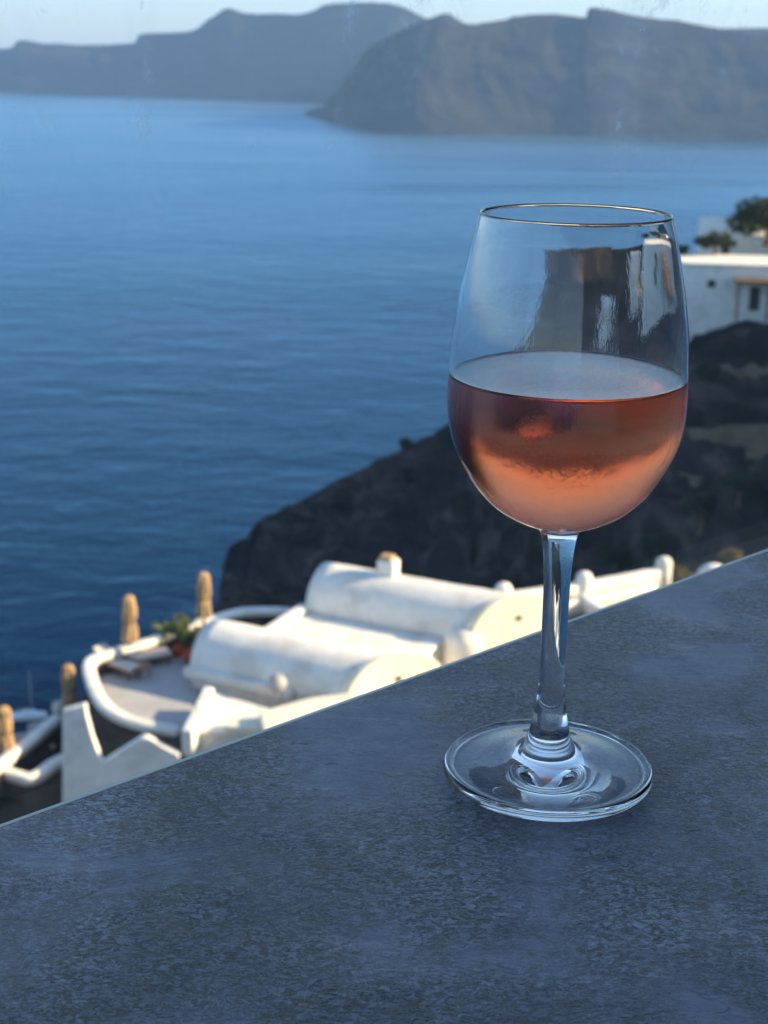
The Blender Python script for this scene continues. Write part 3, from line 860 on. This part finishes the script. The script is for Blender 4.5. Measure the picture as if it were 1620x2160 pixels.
# ------------------------------------------------------------------ houses and shrubs on the hill
def hill_house(name, u, v_base, y, w, d, h, label, rz=0.0, dark_openings=(), roof='flat', front=3.5):
    b = hill(u, v_base, y)
    b = b - sight(u, v_base).normalized() * front
    k = b.y / y
    w, d, h = w * k, d * k, h * k
    e = empty(name, b, rz)
    tag(e, label, 'house')
    box('wall', 0, w, 0, d, -3.5, h, M['whitewash'], e, 0.10)
    if roof == 'flat':
        box('roof_edge', -0.12, w + 0.12, -0.12, d + 0.12, h + 0.003, h + 0.3, M['whitewash'], e, 0.08)
    else:
        V, Fc = [], []
        n = 18
        for x in (-0.05, w + 0.05):
            for k in range(n + 1):
                a = math.pi * k / n
                V.append((x, d / 2 - d / 2 * math.cos(a), h + 0.003 + d * 0.42 * math.sin(a)))
        for k in range(n): Fc.append((k, k + 1, n + 2 + k, n + 1 + k))
        Fc += [tuple(range(n + 1)), tuple(range(n + 1, 2 * n + 2))]
        mesh_obj('vault_roof', V, Fc, M['whitewash'], e, True)
    for kind, x0, x1, z0, z1 in dark_openings:
        f = box(kind, x0 - 0.12, x1 + 0.12, -0.06, -0.003, z0, z1 + 0.12, M['whitewash'], e)
        box('opening', x0, x1, -0.065, -0.061, z0 + 0.1, z1, M['opening'], f)
    return e
h1 = hill_house('hillside_house', 1432, 652, 126, 13.0, 6.0, 3.7, 'shaded white house with a dark porch at the top of the hill', R(-7), [('window', 2.3, 3.0, 1.9, 2.7), ('door', 6.0, 6.9, 0.0, 2.2), ('window', 8.0, 8.8, 0.9, 2.1)], front=7.0)
pr = box('porch_roof', 4.6, 10.5, -2.2, -0.07, 2.75, 3.0, M['wood'], h1)
for x in (4.8, 7.4, 10.2):
    box('porch_post', x - 0.1, x + 0.1, -2.1, -1.9, -0.5, 2.745, M['wood'], h1)
hill_house('hillside_house', 1478, 548, 139, 9.0, 5.0, 1.6, 'white vaulted house behind and above the porch house', R(-6), [('window', 1.8, 2.6, 0.4, 1.3)], roof='vault')
hill_house('hillside_house', 1286, 690, 134, 1.3, 1.6, 1.0, 'tiny white hut on the dark slope below the ruin', R(-5), [('door', 0.4, 0.8, 0.0, 0.75)])
hill_house('hillside_house', 1378, 628, 137, 1.4, 2.0, 1.3, 'narrow white house beside the ruin on the ridge', R(-5), [('window', 0.4, 0.8, 0.4, 0.9)])
def rough_block(name, x0, x1, y0, y1, z0, z1, mat, parent, seed):
    bm = bmesh.new()
    bmesh.ops.create_cube(bm, size=1.0)
    bmesh.ops.subdivide_edges(bm, edges=bm.edges[:], cuts=11, use_grid_fill=True)
    for v in bm.verts:
        c = v.co
        p = Vector((x0 + (c.x + 0.5) * (x1 - x0), y0 + (c.y + 0.5) * (y1 - y0), z0 + (c.z + 0.5) * (z1 - z0)))
        q = p * 0.55 + Vector((seed, 0, 0))
        v.co = p + 1.5 * Vector((mnoise.fractal(q, 0.9, 2, 5), mnoise.fractal(q + Vector((9, 4, 1)), 0.9, 2, 5), 0.6 * mnoise.fractal(q + Vector((2, 8, 31)), 0.9, 2, 5)))
    me = bpy.data.meshes.new(name)
    bm.to_mesh(me); bm.free()
    me.materials.append(mat)
    o = bpy.data.objects.new(name, me)
    col.objects.link(o)
    o.parent = parent
    return o
# ruined castle walls on the ridge
rb = hill(1160, 612, 147)
ru = empty('ruined_castle', rb, R(3))
tag(ru, 'blocky brown stone ruin with a flat grassy top on the ridge', 'ruin')
for i, (x0, x1, y0, y1, z1) in enumerate([(0, 3.7, 0, 4, 0.8), (3.4, 8.0, 0.6, 5, 1.5), (0.6, 2.9, -1.6, 0.3, -0.3)]):
    b_ = rough_block('stone_wall', x0 + 0.005 * i, x1, y0, y1, -6, z1, M['cliff'], ru, 90 + i)
    stuff(foliage('dry_grass', ((x1 - x0) * 0.55, (y1 - y0) * 0.55, 0.22), 260, 0.12, M['dry_leaf'], b_, 40 + i, ((x0 + x1) / 2, (y0 + y1) / 2, z1 + 0.05)))
shrub('cypress_clump', atd(1618, 512, 138), (4.0, 2.5, 2.6), 3000, 0.26, 'dark_leaf', 51, 'large dark tree crown above the vaulted house on the hill', 'tree', th=3.0)
shrub('dark_tree', atd(1508, 532, 136), (1.9, 1.6, 1.1), 1100, 0.2, 'dark_leaf', 52, 'dark round tree between the porch house and the vaulted house', 'tree', th=1.5)
shrub('dark_tree', atd(1436, 538, 136), (0.9, 0.8, 0.6), 600, 0.16, 'dark_leaf', 53, 'small dark bush at the corner of the porch house', 'bush', th=0.8)
for i, (u, v, y, s, lab) in enumerate([(1385, 1190, 97, 2.3, 'wide black-green shrub behind the posted wall'), (1300, 1200, 104, 1.6, 'black-green shrub near the middle post of the wall'), (1480, 1120, 98, 2.6, 'tall dark shrub in the hollow under the retaining walls'), (1560, 1060, 99, 2.2, 'dark shrub beside the hollow under the retaining walls'),
                                     (1490, 800, 118, 1.5, 'green shrub at the end of the pale ledge wall'), (860, 948, 169, 1.3, 'small bush breaking the outline of the dark promontory')]):
    shrub('slope_shrub', hill(u, v, y) - Vector((0, 0, 0.2)), (s, s * 0.8, s * 0.75), 1100, 0.16, 'dark_leaf', 60 + i, lab, 'shrub', 'shrubs on the dark slope')
def stone_terrace(u0, v0, y0, u1, v1, y1, h, mat, label):
    a, b = hill(u0, v0, y0), hill(u1, v1, y1)
    e = empty('retaining_wall', a, 0)
    tag(e, label, 'wall')
    P = [a.lerp(b, k / 8) + Vector((0, 0.6 * math.sin(k * 1.7 + u0), 0.5 * mnoise.noise(Vector((k * 0.9, u0, v0))))) - a for k in range(9)]
    sweep('stone_face', P, 0.7, h, M[mat], e, rnd=False, flare=0.3)
stone_terrace(1445, 690, 123, 1760, 700, 122, 3.2, 'dark_stone', 'dark stone retaining wall under the porch house')
stone_terrace(1500, 772, 117, 1640, 776, 116, 1.2, 'earth', 'pale ledge wall across the dark slope')
stone_terrace(1440, 905, 109, 1700, 890, 107, 2.6, 'earth', 'brown retaining wall halfway down the slope')
stone_terrace(1330, 1010, 106, 1480, 1000, 105, 3.0, 'earth', 'brown retaining wall beside the dark hollow')
stone_terrace(1570, 990, 101, 1800, 970, 99, 4.0, 'earth', 'tall brown retaining wall above the far dome')

# ------------------------------------------------------------------ sailing boat far below
bl = at(62, 1516, SEA)
sb = empty('sailing_boat', bl, R(8))
tag(sb, 'white sailing boat with a bare mast on the dark blue water', 'boat')
Lh = 6.5
V, Fc = [], []
for i in range(9):
    t = i / 8
    x = -Lh / 2 + Lh * t
    w = 1.15 * math.sin(math.pi * min(1, (0.18 + 0.82 * (1 - t)) * 0.62 + 0.02)) if t < 1 else 0.04
    V += [(x, -w, 0.95 + 0.25 * t), (x, -w * 0.75, 0.1), (x, 0, -0.35), (x, w * 0.75, 0.1), (x, w, 0.95 + 0.25 * t)]
for i in range(8):
    for k in range(4):
        Fc.append((i * 5 + k, i * 5 + k + 1, i * 5 + k + 6, i * 5 + k + 5))
    Fc.append((i * 5 + 4, i * 5, i * 5 + 5, i * 5 + 9))
Fc += [(0, 1, 2, 3, 4), (40, 41, 42, 43, 44)]
mesh_obj('hull', V, Fc, M['boat_paint'], sb)
box('cabin', -1.4, 1.2, -0.6, 0.6, 1.05, 1.6, M['boat_paint'], sb, 0.12)
lathe('mast', [(0.10, 1.0), (0.09, 9.5)], 8, M['metal'], sb, loc=(0.5, 0, 0))
bar('boom', (-2.4, 0, 2.2), (0.5, 0, 2.2), 0.14, 0.14, M['metal'], sb)

# ================================================================== COUNTER, PANE, GLASS, WINE
ct = empty('bar_counter', ec(0.4, -0.24, -1.05), EDGE_ANG)
tag(ct, 'blue-grey bar counter with a worn concrete-look top', 'counter')
box('counter_top', -2.2, 1.65, -0.27, 0.24, 1.012, 1.05, M['counter'], ct, 0.0012)
box('counter_front', -2.15, 1.65, -0.16, 0.15, 0.003, 1.010, M['whitewash'], ct)
def trim_mat():
    m, ns, ls, b = new_mat('edge_trim')
    b.inputs['Base Color'].default_value = (0.70, 0.66, 0.55, 1)
    b.inputs['Metallic'].default_value = 0.0
    b.inputs['Roughness'].default_value = 0.3
    return m
M['trim'] = trim_mat()
box('edge_trim', -2.2, 1.65, 0.2402, 0.2420, 1.015, 1.0496, M['trim'], ct)
pn = empty('glass_windbreak', ec(0.4, 0.012, -1.05), EDGE_ANG)
tag(pn, 'clear smudged glass windbreak standing along the counter edge', 'windbreak')
box('pane', -2.0, 1.6, -0.004, 0.004, 0.15, 1.62, M['pane'], pn)
for x in (-1.7, 1.4):
    box('clamp', x - 0.04, x + 0.04, -0.0095, 0.02, 0.2, 0.34, M['metal'], pn)

GX, GY = 0.0605, 0.484
wg = empty('wine_glass', (GX, GY, 0.0004), 0)
tag(wg, 'stemmed wine glass half full of rosé on the bar counter', 'wine glass')
outer = [(0.0362, 0.0), (0.0374, 0.0006), (0.0377, 0.0015), (0.0375, 0.0028), (0.0366, 0.0038), (0.0354, 0.0040), (0.0342, 0.0034), (0.0325, 0.0032), (0.0290, 0.0037), (0.0220, 0.0053), (0.0160, 0.0066), (0.0118, 0.0082), (0.0094, 0.0108), (0.0078, 0.0146), (0.0066, 0.0195), (0.0055, 0.0260), (0.0048, 0.0330),
         (0.0045, 0.0410), (0.0045, 0.0560), (0.0046, 0.0700), (0.0049, 0.0800), (0.0056, 0.0870), (0.0066, 0.0915), (0.0086, 0.0938), (0.0159, 0.0970), (0.0224, 0.1009), (0.0276, 0.1058), (0.0318, 0.1115), (0.0360, 0.1192), (0.0384, 0.1259), (0.0397, 0.1337), (0.0399, 0.1400), (0.0397, 0.1461), (0.0394, 0.1515),
         (0.0388, 0.1607), (0.0375, 0.1697), (0.0359, 0.1787), (0.0340, 0.1875), (0.0326, 0.1933), (0.0311, 0.1990)]
inner = [(0.0302, 0.1990), (0.0317, 0.1933), (0.0330, 0.1875), (0.0348, 0.1787), (0.0364, 0.1697), (0.0376, 0.1607), (0.0382, 0.1515), (0.0385, 0.1461), (0.0386, 0.1400), (0.0384, 0.1337), (0.0370, 0.1259), (0.0345, 0.1195), (0.0302, 0.1124), (0.0258, 0.1072), (0.0205, 0.1028), (0.0138, 0.0993), (0.0070, 0.0974), (0.0001, 0.0969)]
def fine(pts, n=6):
    return [(max(p.x, 0.00002), p.y) for p in spline([Vector((a, b, 0)) for a, b in pts], n)]
rim = [(0.0311, 0.1990), (0.03095, 0.1996), (0.03065, 0.19985), (0.03035, 0.1996), (0.0302, 0.1990)]
fo = fine(outer)
full = [(0.00002, 0.0009), (0.012, 0.0008), (0.030, 0.0004)] + fo + fine(rim, 3)[1:-1] + fine(inner)
i_stem0 = min(range(len(full)), key=lambda i: abs(full[i][1] - 0.0108) + (0 if 2 < i < 3 + len(fo) else 9))
i_stem1 = min(range(len(full)), key=lambda i: abs(full[i][1] - 0.0926) + (0 if 2 < i < 3 + len(fo) else 9))
def prof_normals(prof):
    N = []
    for i in range(len(prof)):
        a, b = prof[max(i - 1, 0)], prof[min(i + 1, len(prof) - 1)]
        t = Vector((b[0] - a[0], b[1] - a[1]))
        t.normalize()
        N.append((t.y, -t.x))
    return N
PN = prof_normals(full)
def glass_piece(name, i0, i1, mat, SEG=144):
    prof, nr = full[i0:i1 + 1], PN[i0:i1 + 1]
    V, Fc = lathe_verts(prof, SEG)
    Fc = [tuple(f) for f in Fc]
    me = bpy.data.meshes.new(name)
    me.from_pydata(V, [], Fc)
    nv = []
    for (a, b) in nr:
        for k in range(SEG):
            an = 2 * math.pi * k / SEG
            nv.append((a * math.cos(an), a * math.sin(an), b))
    for p in me.polygons: p.use_smooth = True
    me.normals_split_custom_set_from_vertices(nv)
    me.materials.append(mat)
    o = bpy.data.objects.new(name, me)
    col.objects.link(o)
    o.parent = wg
    return o
glass_piece('base', 0, i_stem0, M['glass'])
glass_piece('stem', i_stem0, i_stem1, M['glass'])
glass_piece('bowl', i_stem1, len(full) - 1, M['wet_glass'])
# wine fills the bowl to z = 0.1465 and overlaps the inner wall by a fraction of a millimetre
LEVEL = 0.1466
ip = [(r + 0.0003, z - 0.0003) for r, z in reversed(fine(inner)) if z < LEVEL - 0.0002]
ip[0] = (0.00002, ip[0][1])
rw = 0.0388
wp = ip + [(rw, LEVEL + 0.0006), (rw - 0.0006, LEVEL + 0.0003), (rw - 0.0014, LEVEL + 0.0001), (rw - 0.003, LEVEL), (0.02, LEVEL), (0.00002, LEVEL)]
V, Fc = lathe_verts(wp, 144)
wi = mesh_obj('wine', V, Fc, M['wine'], None, True, (GX, GY, 0.0004))
tag(wi, 'clear salmon-orange rosé wine filling the lower bowl of the glass', 'wine')

# ================================================================== HAZE
hm = bpy.data.materials.new('haze_air')
hm.use_nodes = True
hn, hl = hm.node_tree.nodes, hm.node_tree.links
hn.clear()
ho = hn.new('ShaderNodeOutputMaterial')
pv = hn.new('ShaderNodeVolumePrincipled')
pv.inputs['Color'].default_value = (0.36, 0.62, 1.0, 1)
pv.inputs['Density'].default_value = 1.2e-4
pv.inputs['Anisotropy'].default_value = 0.2
hl.new(pv.outputs[0], ho.inputs['Volume'])
hz = box('haze', -9300, 9300, -9300, 9300, SEA - 8, 260, hm)
hz['kind'] = 'stuff'
